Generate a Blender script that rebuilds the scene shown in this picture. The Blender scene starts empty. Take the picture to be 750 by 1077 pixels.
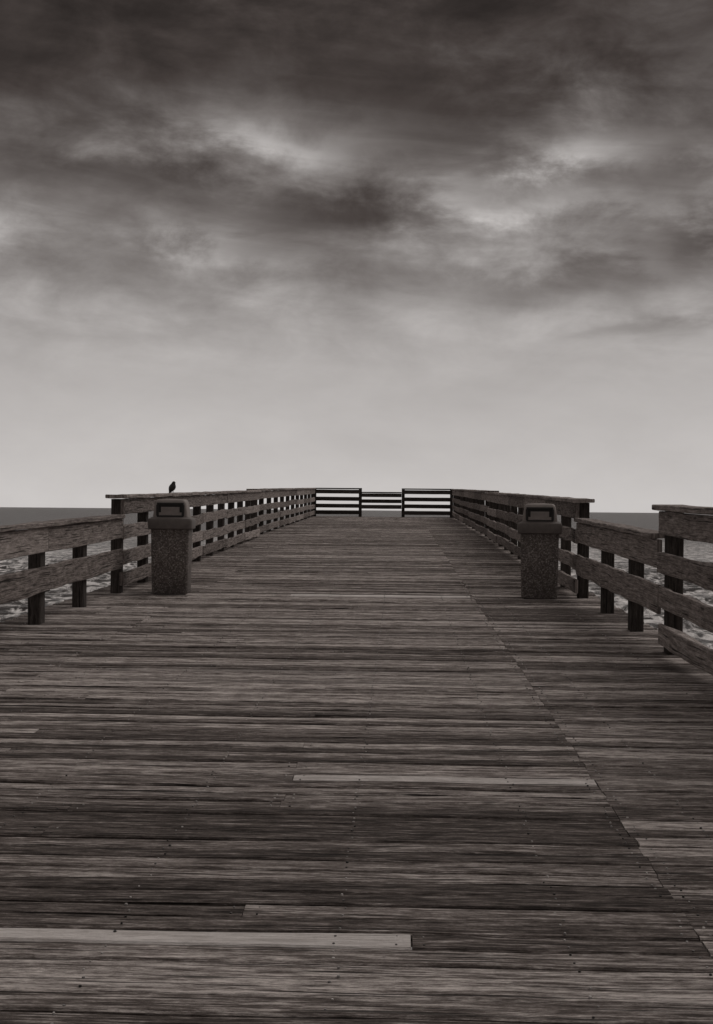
import bpy, math, random
import numpy as np
from mathutils import Vector, Matrix, noise
random.seed(11)
S=0.0193      # the deck ramps gently upward away from the shore
F=1320.0
scene=bpy.context.scene
scene.view_settings.view_transform='Standard'
scene.view_settings.look='None'
scene.view_settings.exposure=0

# ---------------------------------------------------------------- node helpers
class NT:
    def __init__(s,nt): s.nt=nt; s.n=nt.nodes; s.l=nt.links
    def new(s,t,**k):
        n=s.n.new(t)
        for a,b in k.items(): setattr(n,a,b)
        return n
    def put(s,sock,v):
        if isinstance(v,bpy.types.NodeSocket): s.l.new(v,sock)
        else: sock.default_value=v
    def m(s,op,a,b=None,c=None,clamp=False):
        n=s.new('ShaderNodeMath',operation=op); n.use_clamp=clamp
        s.put(n.inputs[0],a)
        if b is not None: s.put(n.inputs[1],b)
        if c is not None: s.put(n.inputs[2],c)
        return n.outputs[0]
    def comb(s,x,y,z):
        n=s.new('ShaderNodeCombineXYZ')
        for i,v in enumerate((x,y,z)): s.put(n.inputs[i],v)
        return n.outputs[0]
    def noise(s,vec,scale,detail=5,rough=.55,dist=0.0,lac=2.0):
        n=s.new('ShaderNodeTexNoise'); s.put(n.inputs['Vector'],vec)
        n.inputs['Scale'].default_value=scale; n.inputs['Detail'].default_value=detail
        n.inputs['Roughness'].default_value=rough; n.inputs['Distortion'].default_value=dist
        n.inputs['Lacunarity'].default_value=lac
        return n.outputs[0]
    def ramp(s,fac,stops,interp='LINEAR'):
        n=s.new('ShaderNodeValToRGB'); s.put(n.inputs[0],fac)
        cr=n.color_ramp; cr.interpolation=interp
        while len(cr.elements)<len(stops): cr.elements.new(0.5)
        for e,(p,c) in zip(cr.elements,stops):
            e.position=p
            e.color=(c,c,c,1) if isinstance(c,(int,float)) else (*c,1)
        return n.outputs[0]
    def mix(s,f,a,b,bt='MIX'):
        n=s.new('ShaderNodeMix',data_type='RGBA',blend_type=bt)
        s.put(n.inputs[0],f)
        for i,v in ((6,a),(7,b)):
            if isinstance(v,tuple) and len(v)==3: v=(*v,1)
            s.put(n.inputs[i],v)
        return n.outputs[2]
    def maprange(s,v,a,b,c=0.,d=1.,smooth=True):
        n=s.new('ShaderNodeMapRange'); n.interpolation_type='SMOOTHSTEP' if smooth else 'LINEAR'
        for i,x in enumerate((v,a,b,c,d)): s.put(n.inputs[i],x)
        return n.outputs[0]

def newmat(name):
    m=bpy.data.materials.new(name); m.use_nodes=True
    nt=NT(m.node_tree); b=m.node_tree.nodes['Principled BSDF']
    return m,nt,b

def wood_mat(name,dark,mid,light,bump=0.006,contrast=1.0,rv=.10):
    m,t,b=newmat(name)
    uv=t.new('ShaderNodeUVMap',uv_map='UVMap').outputs[0]
    at=t.new('ShaderNodeAttribute',attribute_name='rnd')
    sc=t.new('ShaderNodeSeparateColor'); t.l.new(at.outputs['Color'],sc.inputs[0])
    r,g,bl=sc.outputs
    sx=t.new('ShaderNodeSeparateXYZ'); t.l.new(uv,sx.inputs[0])
    u,v=sx.outputs[0],sx.outputs[1]
    wob=t.noise(t.comb(t.m('MULTIPLY',u,2.6),t.m('MULTIPLY',v,7.),g),1.,2,.5)
    v2=t.m('ADD',v,t.m('MULTIPLY',t.m('SUBTRACT',wob,.5),.018))
    med=t.noise(t.comb(t.m('MULTIPLY',u,3.0),t.m('MULTIPLY',v2,125.),g),1.,5,.82)
    big=t.noise(t.comb(t.m('MULTIPLY',u,6.5),t.m('MULTIPLY',v,34.),t.m('ADD',g,7.)),1.,6,.86)
    s=t.m('ADD',t.m('MULTIPLY',med,.56),t.m('MULTIPLY',big,.54))
    s=t.m('ADD',s,t.m('MULTIPLY',t.m('SUBTRACT',r,.5),rv))
    s=t.m('MULTIPLY_ADD',t.m('SUBTRACT',s,.55),4.6*contrast,.44,clamp=True)
    col=t.ramp(s,[(0.,dark),(.45,mid),(.75,tuple((a+b_)*.46 for a,b_ in zip(mid,light))),(1.,light)])
    # splits
    crk=t.maprange(t.noise(t.comb(t.m('MULTIPLY',u,1.6),t.m('MULTIPLY',v2,85.),t.m('ADD',g,31.)),1.,1,.5),.30,.36,1.,0.)
    col=t.mix(t.m('MULTIPLY',crk,.85),col,(.012,.0098,.0087))
    vo=t.new('ShaderNodeTexVoronoi'); t.put(vo.inputs['Vector'],t.comb(t.m('MULTIPLY',u,1.8),t.m('MULTIPLY',v,8.),g)); vo.inputs['Scale'].default_value=1.
    kn=t.maprange(vo.outputs['Distance'],.05,.13,1.,0.)
    col=t.mix(t.m('MULTIPLY',kn,.7),col,(.02,.016,.014))
    fresh=t.ramp(t.m('ADD',t.m('MULTIPLY',med,.5),t.m('MULTIPLY',big,.5)),[(.38,(.42,.375,.35)),(.62,(.86,.81,.78))])
    col=t.mix(bl,col,fresh)
    t.l.new(col,b.inputs['Base Color'])
    b.inputs['Roughness'].default_value=.9
    b.inputs['Specular IOR Level'].default_value=.15
    h=t.m('SUBTRACT',t.m('ADD',med,t.m('MULTIPLY',big,.6)),t.m('MULTIPLY',crk,1.))
    bp=t.new('ShaderNodeBump'); bp.inputs['Strength'].default_value=1.; bp.inputs['Distance'].default_value=bump
    t.l.new(h,bp.inputs['Height']); t.l.new(bp.outputs[0],b.inputs['Normal'])
    return m
deck_mat=wood_mat('weathered_deck_wood',(.036,.029,.026),(.158,.132,.120),(.72,.65,.61),.009,.97,.13)
rail_mat=wood_mat('weathered_rail_wood',(.065,.053,.048),(.23,.198,.183),(.54,.48,.45),.006,.9)
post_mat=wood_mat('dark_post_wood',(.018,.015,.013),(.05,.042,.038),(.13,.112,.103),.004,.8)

# ---------------------------------------------------------------- beam builder
class MB:
    def __init__(s): s.v=[];s.f=[];s.uv=[];s.c=[];s.sm=[]
    def beam(s,p0,p1,side,up,rnd=None,seg=.4,jit=.0,ch=.006,fresh=0.,taper=1.):
        p0=Vector(p0);p1=Vector(p1);side=Vector(side);up=Vector(up)
        L=(p1-p0).length; n=max(1,int(round(L/seg))); w=side.length; h=up.length
        sd=side.normalized(); ud=up.normalized()
        cs=[(-w+ch,-h),(w-ch,-h),(w,-h+ch),(w,h-ch),(w-ch,h),(-w+ch,h),(-w,h-ch),(-w,-h+ch)]
        ul=[0]
        for i in range(8):
            a=cs[i];b=cs[(i+1)%8]; ul.append(ul[-1]+math.hypot(a[0]-b[0],a[1]-b[1]))
        r=(random.random(),random.random()*50,fresh) if rnd is None else rnd
        uo=random.random()*40; vo=random.random()*20; base=len(s.v)
        so=random.random()*100
        for k in range(n+1):
            t=k/n; c=p0.lerp(p1,t)
            for j,(a,b_) in enumerate(cs):
                ja=jb=0
                if jit:
                    side_id= 1 if a>0 else -1
                    ja=jit*(noise.noise(Vector((t*L*2.3+so,side_id*5.3,so)))*1.1+noise.noise(Vector((t*L*6.3+so,side_id*7.3,so)))*.4)
                    jb=jit*noise.noise(Vector((t*L*1.7+so,side_id*3.1+9,so)))*1.0
                s.v.append(c+sd*(a+ja)+ud*(b_+jb))
        for k in range(n):
            for j in range(8):
                j2=(j+1)%8
                s.f.append((base+k*8+j,base+k*8+j2,base+(k+1)*8+j2,base+(k+1)*8+j))
                u0=uo+L*k/n;u1=uo+L*(k+1)/n
                s.uv+= [(u0,vo+ul[j]),(u0,vo+ul[j+1]),(u1,vo+ul[j+1]),(u1,vo+ul[j])]
                s.c+=[r]*4
        s.f.append(tuple(base+j for j in range(7,-1,-1))); s.uv+=[(uo+cs[j][1],vo+cs[j][0]) for j in range(7,-1,-1)]; s.c+=[r]*8
        s.f.append(tuple(base+n*8+j for j in range(8))); s.uv+=[(uo+cs[j][1],vo+cs[j][0]) for j in range(8)]; s.c+=[r]*8
    def obj(s,name,mat,parent=None,shear=True):
        me=bpy.data.meshes.new(name)
        vs=[(v[0],v[1],v[2]+(S*v[1] if shear else 0)) for v in s.v]
        me.from_pydata(vs,[],s.f)
        uvl=me.uv_layers.new(name='UVMap')
        uvl.data.foreach_set('uv',np.array(s.uv,dtype=np.float32).ravel())
        ca=me.color_attributes.new('rnd','FLOAT_COLOR','CORNER')
        arr=np.ones((len(s.c),4),dtype=np.float32); arr[:,:3]=np.array(s.c); ca.data.foreach_set('color',arr.ravel())
        me.materials.append(mat)
        import bmesh
        bm=bmesh.new(); bm.from_mesh(me); bmesh.ops.recalc_face_normals(bm,faces=bm.faces); bm.to_mesh(me); bm.free()
        o=bpy.data.objects.new(name,me); scene.collection.objects.link(o)
        if parent: o.parent=parent
        return o
def empty(name):
    o=bpy.data.objects.new(name,None); scene.collection.objects.link(o); return o

# ---------------------------------------------------------------- deck
pier=empty('wooden_pier')
XL,XR=-3.42,2.20
YEND=49.05
d=MB(); nails=[]
PITCH=.108; JX=.81
y=-3.0; row=0
special={}
def rowof(py): return int((F*1.2/(py-511)+3.0)/PITCH)
special[rowof(983)]=[(XL,-1.35,0),(-1.345,.04,.95),(.045,JX,0),(JX+.004,XR,0)]
special[rowof(818)]=[(XL,-2.2,0),(-2.195,-.43,0),(-.425,JX,.7),(JX+.004,XR,0)]
r_=rowof(626.5)
special[r_]=[(XL,-1.18,0),(-1.175,.78,1.),(.786,XR,0)]
special[r_+1]=[(XL,-1.18,0),(-1.175,.78,1.),(.786,XR,0)]
special[r_-1]=[(XL,-1.18,0),(-1.175,.78,.5),(.786,XR,0)]
special[rowof(706)]=[(XL,-1.9,0),(-1.895,JX,.16),(JX+.004,XR,0)]
lefts=[-2.25,-2.25,-1.2,-.43,-1.75,-2.25,-2.25,-2.8]
while y<YEND:
    if row in special: segs=special[row]
    else:
        cuts=[]
        a=random.choice(lefts)+random.uniform(-.012,.012)
        cuts.append(a)
        cuts.append(JX+random.uniform(-.006,.006))
        segs=[];x0=XL+random.uniform(-.015,.015)
        for c in cuts+[XR+random.uniform(-.015,.015)]:
            f=0
            rr=random.random()
            if rr<.04: f=random.uniform(.04,.12)
            segs.append((x0,c-.001,f)); x0=c+.001
    pw=.0985+random.uniform(-.004,.003)
    near=y<16
    dzr=random.uniform(-.004,.004)
    for (a,b,f) in segs:
        dz=dzr+random.uniform(-.001,.001)
        yy=y+PITCH/2+random.uniform(-.0015,.0015)
        tl=random.uniform(-.002,.002)
        d.beam((a,yy,-.02+dz+tl),(b,yy,-.02+dz-tl),(0,pw/2,random.uniform(-.0025,.0025)),(0,0,.02),
               rnd=(random.random(),random.random()*50,f),seg=.08 if near else .8,jit=.005 if near else .003,ch=.006)
        if near:
            j=-3.2
            while j<2.1:
                if a+.03<j<b-.03:
                    for q in (-.028,.028):
                        if random.random()<.9: nails.append((j+random.uniform(-.012,.012),yy+q+random.uniform(-.008,.008),dz+.0012))
                j+=.61
            for e in (a+.035,b-.035):
                for q in (-.028,.028): nails.append((e+random.uniform(-.008,.008),yy+q+random.uniform(-.006,.006),dz+.0012))
    y+=PITCH; row+=1
d.obj('deck_planks',deck_mat,pier)
# nails
nv=[];nf=[]
for (x,yy,z) in nails:
    b=len(nv); r=random.uniform(.003,.005)
    for k in range(8):
        an=k*math.pi/4; nv.append((x+r*math.cos(an),yy+r*math.sin(an),z+S*yy-.003))
    for k in range(8):
        an=k*math.pi/4; nv.append((x+r*.8*math.cos(an),yy+r*.8*math.sin(an),z+S*yy+.0016))
    for k in range(8):
        k2=(k+1)%8; nf.append((b+k,b+k2,b+8+k2,b+8+k))
    nf.append(tuple(b+8+k for k in range(8)))
me=bpy.data.meshes.new('nail_heads'); me.from_pydata(nv,[],nf)
nm,t,b=newmat('galvanised_nail'); 
geo=t.new('ShaderNodeNewGeometry')
t.l.new(t.ramp(t.noise(geo.outputs['Position'],9.,2),[(.42,(.02,.017,.015)),(.62,(.55,.52,.50))]),b.inputs['Base Color'])
b.inputs['Metallic'].default_value=.3; b.inputs['Roughness'].default_value=.5
me.materials.append(nm)
o=bpy.data.objects.new('nail_heads',me); scene.collection.objects.link(o); o.parent=pier
# joists, girders, pilings
jb=MB()
j=-3.2
while j<2.15:
    jb.beam((j,-3,-.17),(j,YEND-.02,-.17),(.03,0,0),(0,0,.115),seg=5); j+=.61
for x in (XL+.02,XR-.02): jb.beam((x,-3,-.18),(x,YEND-.02,-.18),(.03,0,0),(0,0,.125),seg=5)
yy=-2.
while yy<49:
    jb.beam((XL-.15,yy,-.42),(XR+.15,yy,-.42),(0,.09,0),(0,0,.13),seg=2)
    for x in (-2.9,-.6,1.7): jb.beam((x,yy+.24,-9),(x,yy+.24,-.3),(.15,0,0),(0,.15,0),seg=2,ch=.07)
    yy+=4.2
jb.obj('joists_and_pilings',post_mat,pier)

# ---------------------------------------------------------------- railings
def yspan(a,b,step):
    n=max(1,round((b-a)/step)); return [a+(b-a)*i/n for i in range(n+1)]
def side_rail(name,xf,sg,yn):
    """xf(y): inner face of the boards, sg: outward direction (+1/-1), yn: where the low bay starts"""
    root=empty(name); bd=MB(); ps=MB()
    def post(y,top):
        x=xf(y); ps.beam((x+sg*.10,y,-.3),(x+sg*.10,y,top),(.055,0,0),(0,.07,0),seg=.5,jit=.004,ch=.008)
    def boards(y0,y1,zs,th=.02):
        ys=yspan(y0,y1,3.0)
        for i,(z,h) in enumerate(zs):
            k=.4 if i==0 else 1.
            for a,b in zip(ys[:-1],ys[1:]):
                dz=random.uniform(-.014,.014)*k
                bd.beam((xf(a)+sg*.021,a+.003,z+dz),(xf(b-.01)+sg*.021,b-.003,z+dz+random.uniform(-.014,.014)*k),(.019,0,0),(0,0,h/2),seg=.2,jit=.018*k,ch=.005)
    def cap(y0,y1,z,w=.23,t=.04):
        ys=yspan(y0,y1,3.2)
        for a,b in zip(ys[:-1],ys[1:]):
            bd.beam((xf(a)+sg*(w/2-.035),a+.002,z+random.uniform(-.003,.003)),(xf(b-.01)+sg*(w/2-.035),b-.002,z+random.uniform(-.003,.003)),(w/2,0,0),(0,0,t/2),seg=.2,jit=.009,ch=.006)
    HI=[(.952,.17),(.665,.15),(.40,.15),(.145,.15)]
    LO=[(.72,.21),(.385,.215)]
    cap(-2.9,yn+.02,1.06); boards(-2.9,yn-.04,HI)
    for q in yspan(-2.6,yn-.12,1.52): post(q,1.035)
    cap(yn+.06,13.5,.85,w=.16); boards(yn,13.55,LO)
    for q in (9.2,10.65,12.1):
        if q>yn+.5: post(q,.825)
    cap(13.55,28.6,1.06); boards(13.6,28.6,HI)
    for q in yspan(13.72,28.4,1.5): post(q,1.035)
    cap(28.6,48.7,1.085,w=.26,t=.05); boards(28.62,48.75,[(.965,.18)]+HI[1:])
    for q in yspan(28.75,48.6,1.8): post(q,1.055)
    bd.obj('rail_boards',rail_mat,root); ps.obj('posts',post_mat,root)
side_rail('wooden_railing',lambda y:-3.0 if y<13.6 else (-3.0-.012*(y-13.6) if y<28.6 else -3.27),-1,7.8)
side_rail('wooden_railing',lambda y:1.90 if y<13.6 else (1.90+.006*(y-13.6) if y<28.6 else 2.04),1,9.32)
# end railing with a lowered middle bay
root=empty('wooden_railing'); bd=MB(); ps=MB(); ye=48.8
def endbay(x0,x1,zs,cz,posts):
    for z,h in zs: bd.beam((x0,ye,z),(x1,ye,z),(0,.02,0),(0,0,h/2),seg=.4,jit=.006)
    bd.beam((x0,ye+.06,cz),(x1,ye+.06,cz),(0,.12,0),(0,0,.024),seg=.4,jit=.004)
    for p in posts: ps.beam((p,ye+.09,-.3),(p,ye+.09,cz-.025),(.06,0,0),(0,.06,0),seg=.5)
HE=[(.97,.15),(.69,.15),(.42,.15),(.16,.14)]
endbay(-3.36,-1.46,HE,1.09,(-3.3,-1.52))
endbay(.09,2.10,HE,1.09,(.15,2.03))
endbay(-1.455,.085,[(.84,.14),(.61,.14),(.39,.15)],.945,())
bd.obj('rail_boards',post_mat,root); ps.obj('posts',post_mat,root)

# ---------------------------------------------------------------- trash cans
def simple_mat(name,col,rough,bump_scale=None,var=.3,bd=.002):
    m,t,b=newmat(name)
    geo=t.new('ShaderNodeTexCoord').outputs['Object']
    n=t.noise(geo,6.,6,.65)
    lo=tuple(c*(1-var) for c in col); hi=tuple(min(1,c*(1+var)) for c in col)
    t.l.new(t.ramp(n,[(.3,lo),(.7,hi)]),b.inputs['Base Color'])
    b.inputs['Roughness'].default_value=rough
    n2=t.noise(geo,bump_scale or 40.,4)
    bp=t.new('ShaderNodeBump'); bp.inputs['Distance'].default_value=bd; bp.inputs['Strength'].default_value=.5
    t.l.new(n2,bp.inputs['Height']); t.l.new(bp.outputs[0],b.inputs['Normal'])
    return m
agg,t,b=newmat('exposed_aggregate')
oc=t.new('ShaderNodeTexCoord').outputs['Object']
vo=t.new('ShaderNodeTexVoronoi'); t.l.new(oc,vo.inputs['Vector']); vo.inputs['Scale'].default_value=80
sv=t.new('ShaderNodeSeparateColor'); t.l.new(vo.outputs['Color'],sv.inputs[0])
c=t.ramp(sv.outputs[0],[(0,(.07,.058,.052)),(.55,(.15,.128,.117)),(.9,(.25,.22,.205)),(1,(.36,.325,.305))])
c=t.mix(t.maprange(vo.outputs['Distance'],.4,.8,0.,.6),c,(.06,.05,.045))
c=t.mix(t.maprange(t.noise(oc,3.5,4),.4,.75,0.,.5),c,(.06,.05,.045))
t.l.new(c,b.inputs['Base Color']); b.inputs['Roughness'].default_value=.8
bp=t.new('ShaderNodeBump'); bp.inputs['Distance'].default_value=.004; bp.invert=True
t.l.new(vo.outputs['Distance'],bp.inputs['Height']); t.l.new(bp.outputs[0],b.inputs['Normal'])
lidm=simple_mat('can_lid_plastic',(.10,.084,.076),.6)
hoodm=simple_mat('can_hood_plastic',(.19,.164,.15),.65)
darkm=simple_mat('can_opening_dark',(.012,.010,.009),.7)
flapm=simple_mat('can_flap_metal',(.22,.193,.18),.55)

def loft(name,rings,mat,parent,n=6,r=.03,capb=True):
    """rings: list of (halfx,halfy,z,cx,cy,radius)"""
    vs=[];fs=[]; N=4*(n+1)
    for (hx,hy,z,cx,cy,r) in rings:
        for q,(sx,sy) in enumerate(((1,1),(-1,1),(-1,-1),(1,-1))):
            for k in range(n+1):
                a=math.pi/2*(q+k/n)
                vs.append((cx+sx*(hx-r)+r*math.cos(a),cy+sy*(hy-r)+r*math.sin(a),z))
    for i in range(len(rings)-1):
        for k in range(N):
            k2=(k+1)%N; fs.append((i*N+k,i*N+k2,(i+1)*N+k2,(i+1)*N+k))
    fs.append(tuple(range(N-1,-1,-1))); fs.append(tuple((len(rings)-1)*N+k for k in range(N)))
    me=bpy.data.meshes.new(name); me.from_pydata(vs,[],fs); me.materials.append(mat)
    for p in me.polygons: p.use_smooth=len(p.vertices)==4
    try: me.set_sharp_from_angle(angle=math.radians(35))
    except Exception: pass
    o=bpy.data.objects.new(name,me); scene.collection.objects.link(o); o.parent=parent; return o
def bxm(name,c,h,mat,parent,bev=.006,rx=0):
    x,y,z=h; r=min(bev,x*.9,y*.9)
    o=loft(name,[(x-r*.5,y-r*.5,-z,0,0,r*.5),(x,y,-z+r*.5,0,0,r),(x,y,z-r*.5,0,0,r),(x-r*.5,y-r*.5,z,0,0,r*.5)],mat,parent,n=3)
    o.location=c; o.rotation_euler=(rx,0,0); return o
def trash_can(x,y,rot,sc=1.):
    e=empty('trash_can'); e.location=(x,y,S*y+.006); e.rotation_euler=(0,0,rot); e.scale=(sc,sc,sc)
    loft('body',[(.185,.185,0,0,0,.03),(.195,.195,.015,0,0,.03),(.203,.203,.38,0,0,.03),(.208,.208,.735,0,0,.03),(.20,.20,.74,0,0,.03)],agg,e)
    loft('lid_band',[(.222,.222,.70,0,0,.03),(.238,.238,.71,0,0,.035),(.243,.243,.79,0,0,.035),(.236,.236,.815,0,0,.035),(.20,.20,.835,0,0,.03)],lidm,e)
    loft('hood',[(.190,.190,.83,0,0,.02),(.178,.178,.94,0,0,.025),(.170,.170,.990,0,0,.03),(.160,.160,1.015,0,0,.03),(.145,.145,1.028,0,0,.03),(.06,.06,1.035,0,0,.03)],hoodm,e)
    for sg in (-1,1):
        for nm,cx,cz,hx,hz in (('frame_top',0,.980,.145,.012),('frame_side',-.138,.908,.014,.061),('frame_side',.138,.908,.014,.061),('frame_bottom',0,.843,.145,.010)):
            bxm(nm,(cx,sg*.182,cz),(hx,.014,hz),darkm,e)
        bxm('opening',(0,sg*.178,.908),(.126,.006,.060),darkm,e,bev=.004)
        bxm('push_flap',(0,sg*.187,.898),(.100,.005,.046),flapm,e,bev=.004,rx=sg*math.radians(-8))
    bxm('base_foot',(0,0,.004),(.17,.17,.012),lidm,e)
trash_can(-2.50,13.75,math.radians(4),1.0)
trash_can(1.53,13.7,math.radians(-7),.985)

# ---------------------------------------------------------------- bird (starling-like, perched on the cap)
bird=empty('bird'); by=16.9; bird.location=(-3.07,by,1.084+S*by); bird.rotation_euler=(0,0,math.radians(-40)); bird.scale=(1.15,)*3
fm,t,b=newmat('bird_feathers'); oc=t.new('ShaderNodeTexCoord').outputs['Object']
vo=t.new('ShaderNodeTexVoronoi'); t.l.new(oc,vo.inputs['Vector']); vo.inputs['Scale'].default_value=110
t.l.new(t.ramp(vo.outputs['Distance'],[(.1,(.05,.045,.042)),(.4,(.015,.013,.012))]),b.inputs['Base Color']); b.inputs['Roughness'].default_value=.5
bm_=simple_mat('beak_and_legs',(.05,.042,.036),.5)
def tube(name,pts,mat,n=14):
    """pts: (x,y,z,half width across, half thickness) rings along a path"""
    vs=[];fs=[]
    P=[Vector(p[:3]) for p in pts]
    for i,p in enumerate(pts):
        tg=(P[min(i+1,len(P)-1)]-P[max(i-1,0)]).normalized()
        sd=Vector((0,1,0)); sd=(sd-tg*sd.dot(tg)).normalized(); up=tg.cross(sd)
        for k in range(n):
            a=2*math.pi*k/n; vs.append(P[i]+sd*p[3]*math.cos(a)+up*p[4]*math.sin(a))
    for i in range(len(P)-1):
        for k in range(n):
            k2=(k+1)%n; fs.append((i*n+k,i*n+k2,(i+1)*n+k2,(i+1)*n+k))
    fs.append(tuple(range(n-1,-1,-1))); fs.append(tuple((len(P)-1)*n+k for k in range(n)))
    me=bpy.data.meshes.new(name); me.from_pydata(vs,[],fs); me.materials.append(mat)
    for p in me.polygons: p.use_smooth=True
    o=bpy.data.objects.new(name,me); scene.collection.objects.link(o); o.parent=bird
    m=o.modifiers.new('u','SUBSURF'); m.levels=1; m.render_levels=1
    return o
# faces +X, upright posture: tail tip -> back -> breast -> neck -> head
tube('body',[(-.060,0,-.006,.011,.003),(-.044,0,.016,.016,.008),(-.030,0,.032,.028,.023),(-.014,0,.050,.039,.037),(.000,0,.070,.042,.041),
 (.009,0,.088,.036,.036),(.014,0,.102,.026,.026),(.018,0,.113,.022,.023),(.024,0,.123,.020,.020),(.031,0,.129,.013,.013),(.036,0,.131,.004,.004)],fm)
tube('beak',[(.034,0,.125,.006,.006),(.046,0,.122,.004,.004),(.060,0,.118,.001,.001)],bm_,8)
for s_ in (-1,1):
    tube('wing',[(.012,s_*.024,.092,.006,.008),(.002,s_*.037,.078,.007,.020),(-.016,s_*.035,.052,.007,.020),(-.036,s_*.020,.024,.005,.012),(-.054,s_*.006,.002,.003,.003)],fm,10)
    tube('leg',[(-.010,s_*.013,.040,.009,.009),(-.006,s_*.013,.022,.004,.004),(-.004,s_*.013,.003,.003,.003)],bm_,8)
    for ax in (-.5,0,.5,math.pi):
        tube('toe',[(-.004,s_*.013,.003,.0025,.0025),(-.004+.008*math.cos(ax),s_*.013+.008*math.sin(ax),.003,.002,.002),(-.004+.015*math.cos(ax),s_*.013+.015*math.sin(ax),.0015,.001,.001)],bm_,6)
    e_=tube('eye',[(.028,s_*.0165,.1245,.0030,.0030),(.0295,s_*.0165,.1245,.0030,.0030)],darkm,8)

# ---------------------------------------------------------------- sea
SEA=-4.6
sm,t,b=newmat('sea_water')
pos=t.new('ShaderNodeNewGeometry').outputs['Position']
mp=t.new('ShaderNodeMapping'); t.l.new(pos,mp.inputs[0]); mp.inputs['Scale'].default_value=(.85,.5,1.); mp.inputs['Rotation'].default_value=(0,0,math.radians(-12))
n1=t.noise(mp.outputs[0],1.0,6,.70,.9); n3=t.noise(mp.outputs[0],.03,3,.5)
sp=t.new('ShaderNodeSeparateXYZ'); t.l.new(pos,sp.inputs[0])
far=t.maprange(sp.outputs[1],110.,450.,1.,.10)     # painted glimmer fades with distance, keeping the horizon strip dark
foam_glint=t.m('MULTIPLY',t.maprange(t.m('ADD',n1,t.m('MULTIPLY',t.m('SUBTRACT',n3,.5),.2)),.44,.57,0.,1.),far)  # foam and bright wave glimmer, painted into the colour as pale noise
c=t.mix(n3,(.030,.025,.023),(.05,.043,.039)); c=t.mix(foam_glint,c,(.85,.82,.80))
t.l.new(c,b.inputs['Base Color'])
t.l.new(t.maprange(foam_glint,0.,1.,.28,.7),b.inputs['Roughness']); b.inputs['IOR'].default_value=1.33
b.inputs['Specular IOR Level'].default_value=.35
bp=t.new('ShaderNodeBump'); bp.inputs['Distance'].default_value=1.0; bp.inputs['Strength'].default_value=1.
t.l.new(n1,bp.inputs['Height']); t.l.new(bp.outputs[0],b.inputs['Normal'])
def axis(c0,fine,half,step,far):
    a=list(np.arange(c0-half,c0+half+.01,step)); g=step
    hi=[];v=half
    while v<far: g*=1.25; v+=g; hi.append(v)
    return [c0-h for h in reversed(hi)]+a+[c0+h for h in hi]
xs=axis(0,0,70,.7,30000); ys=axis(60,0,90,.7,30000)
nx,ny=len(xs),len(ys); vs=[]
for yv in ys:
    for xv in xs:
        fal=max(0,1-max(abs(xv)/70,abs(yv-60)/90)); fal=min(1,fal*4)
        z=SEA
        if fal>0: z+=fal*(.34*noise.noise(Vector((xv*.16,yv*.26,0)))+.22*noise.noise(Vector((xv*.4,yv*.7,5)))+.08*noise.noise(Vector((xv*.9,yv*1.3,9))))
        vs.append((xv,yv,z))
fs=[(j*nx+i,j*nx+i+1,(j+1)*nx+i+1,(j+1)*nx+i) for j in range(ny-1) for i in range(nx-1)]
me=bpy.data.meshes.new('sea'); me.from_pydata(vs,[],fs); me.materials.append(sm)
for p in me.polygons: p.use_smooth=True
o=bpy.data.objects.new('sea',me); scene.collection.objects.link(o)

# ---------------------------------------------------------------- world sky
SUN_EL,SUN_AZ=48.,55.     # azimuth clockwise from +Y
w=bpy.data.worlds.new('World'); scene.world=w; w.use_nodes=True; w.name='sky'
t=NT(w.node_tree); bg=w.node_tree.nodes['Background']
dirv=t.new('ShaderNodeTexCoord').outputs['Generated']
sx=t.new('ShaderNodeSeparateXYZ'); t.l.new(dirv,sx.inputs[0]); X,Y,Z=sx.outputs
hyp=t.m('SQRT',t.m('ADD',t.m('MULTIPLY',X,X),t.m('MULTIPLY',Y,Y)))
E=t.m('DIVIDE',Z,t.m('MAXIMUM',hyp,.001)); AZ=t.m('ARCTAN2',X,Y)
nC=t.noise(t.comb(t.m('MULTIPLY',X,5.),t.m('MULTIPLY',Y,5.),t.m('MULTIPLY',Z,11.)),1.,9,.58,.4)   # broad layers
nD=t.noise(t.comb(t.m('ADD',t.m('MULTIPLY',X,13.),9.),t.m('MULTIPLY',Y,13.),t.m('MULTIPLY',Z,25.)),1.,9,.60,.25)  # billows
nS=t.noise(t.comb(t.m('ADD',t.m('MULTIPLY',X,8.),3.),t.m('MULTIPLY',Y,8.),t.m('MULTIPLY_ADD',Z,60.,t.m('MULTIPLY',X,5.))),1.,5,.55,.6)  # thin streaks
azw=t.m('ADD',AZ,t.m('MULTIPLY',t.m('SUBTRACT',nD,.5),.18))
Ew=t.m('ADD',E,t.m('MULTIPLY',t.m('SUBTRACT',nC,.5),.10))
Ew=t.m('ADD',Ew,t.m('MULTIPLY',t.m('SUBTRACT',nD,.5),.04))
tot=None
blobs=[(10,70,280,120,-.72),(350,232,95,28,-1.05),(500,100,150,70,-.8),(285,140,105,26,.95),(612,162,55,26,1.0),
 (30,262,95,26,.4),(735,255,60,24,-1.1),(150,280,110,26,-.4),(690,352,70,13,-.4),(590,292,150,20,-.5),(560,218,120,14,.5),
 (180,203,75,18,-.6),(650,60,90,26,.3),(80,190,80,18,-.5),(490,195,40,22,.4),(240,250,50,16,.35),(700,190,50,16,-.3),(350,25,300,40,-.3)]
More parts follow.
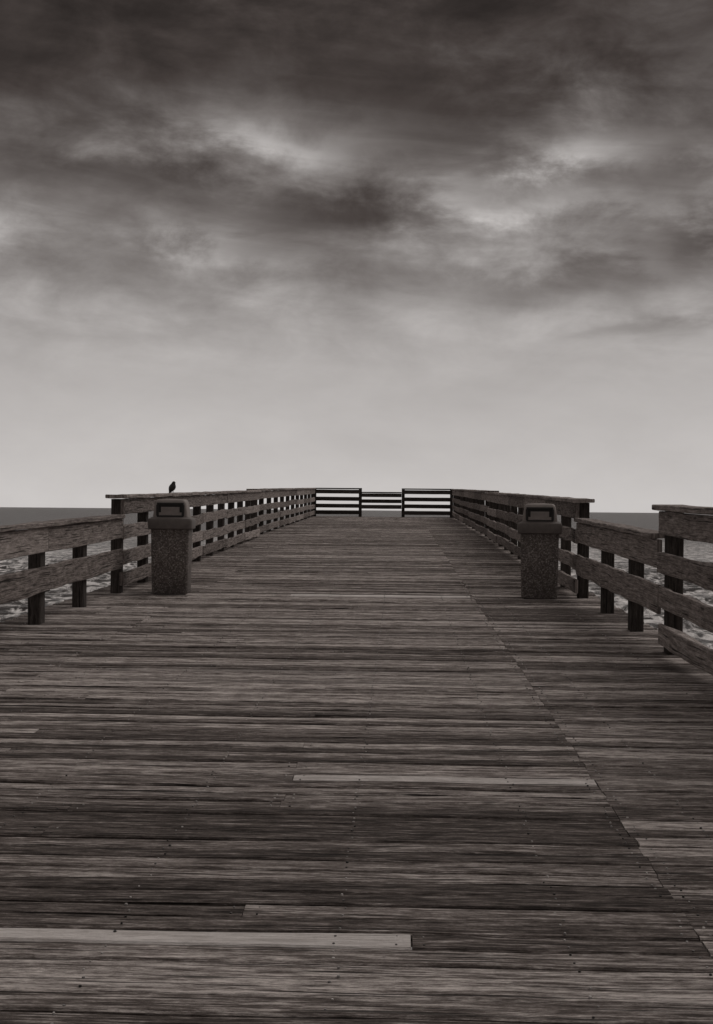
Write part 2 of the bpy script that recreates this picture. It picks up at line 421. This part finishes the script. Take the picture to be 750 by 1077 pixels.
for (px,py,a,bb,k) in blobs:
    da=t.m('DIVIDE',t.m('SUBTRACT',azw,(px-420)/F),a/F); de=t.m('DIVIDE',t.m('SUBTRACT',Ew,(536-py)/F),bb/F)
    q=t.m('EXPONENT',t.m('MULTIPLY',t.m('ADD',t.m('MULTIPLY',da,da),t.m('MULTIPLY',de,de)),-1.))
    q=t.m('MULTIPLY',q,k); tot=q if tot is None else t.m('ADD',tot,q)
Em=t.m('ADD',E,t.m('MULTIPLY',t.m('SUBTRACT',nC,.5),.12))
base=t.ramp(Em,[(0.,.58),(.05,.51),(.10,.44),(.145,.37),(.185,.28),(.24,.195),(.30,.148),(.35,.080),(.42,.050),(.55,.09),(.85,.26),(1.,.30)])
bv=t.new('ShaderNodeRGBToBW'); t.l.new(base,bv.inputs[0]); base=bv.outputs[0]
amp=t.maprange(E,.08,.24,.06,1.)
cl=t.m('ADD',t.m('MULTIPLY',t.m('SUBTRACT',nC,.5),1.5),t.m('MULTIPLY',t.m('SUBTRACT',nD,.5),2.5))
cl=t.m('ADD',cl,t.m('MULTIPLY',t.m('SUBTRACT',nS,.5),.75))
cl=t.m('ADD',t.m('MULTIPLY',cl,amp),tot)
L=t.m('MULTIPLY',base,t.m('EXPONENT',cl))
nish=t.new('ShaderNodeTexSky',sky_type='NISHITA'); nish.sun_disc=False
nish.sun_elevation=math.radians(SUN_EL); nish.sun_rotation=math.radians(SUN_AZ); nish.dust_density=3
nb=t.new('ShaderNodeRGBToBW'); t.l.new(nish.outputs[0],nb.inputs[0])
L=t.m('ADD',t.m('MULTIPLY',L,.97),t.m('MULTIPLY',nb.outputs[0],.001))
col=t.ramp(L,[(0.,(0,0,0)),(.05,(.057,.0465,.043)),(.15,(.162,.145,.138)),(.5,(.520,.494,.481)),(1.,(1,.97,.95))])
t.l.new(col,bg.inputs[0]); bg.inputs[1].default_value=1.0
try: w.cycles.sampling_method='MANUAL'; w.cycles.sample_map_resolution=256
except Exception as ex: print(ex)

# sun through the overcast
sd=bpy.data.lights.new('sun','SUN'); sd.energy=1.15; sd.angle=math.radians(50); sd.color=(1,.95,.91)
so=bpy.data.objects.new('sun',sd); scene.collection.objects.link(so)
az=math.radians(SUN_AZ); el=math.radians(SUN_EL)
dv=Vector((math.sin(az)*math.cos(el),math.cos(az)*math.cos(el),math.sin(el)))
so.rotation_euler=dv.to_track_quat('Z','Y').to_euler(); so.location=dv*40

# ---------------------------------------------------------------- camera
cd=bpy.data.cameras.new('camera'); cd.sensor_fit='VERTICAL'; cd.sensor_height=36; cd.sensor_width=24
cd.lens=F/1077*36; cd.clip_start=.05; cd.clip_end=80000
co=bpy.data.objects.new('camera',cd); scene.collection.objects.link(co); scene.camera=co
co.matrix_world=Matrix.Translation((0,0,1.2))@Matrix.Rotation(math.radians(1.95),4,'Z')@Matrix.Rotation(math.radians(90-.09),4,'X')@Matrix.Rotation(math.radians(.5),4,'Z')
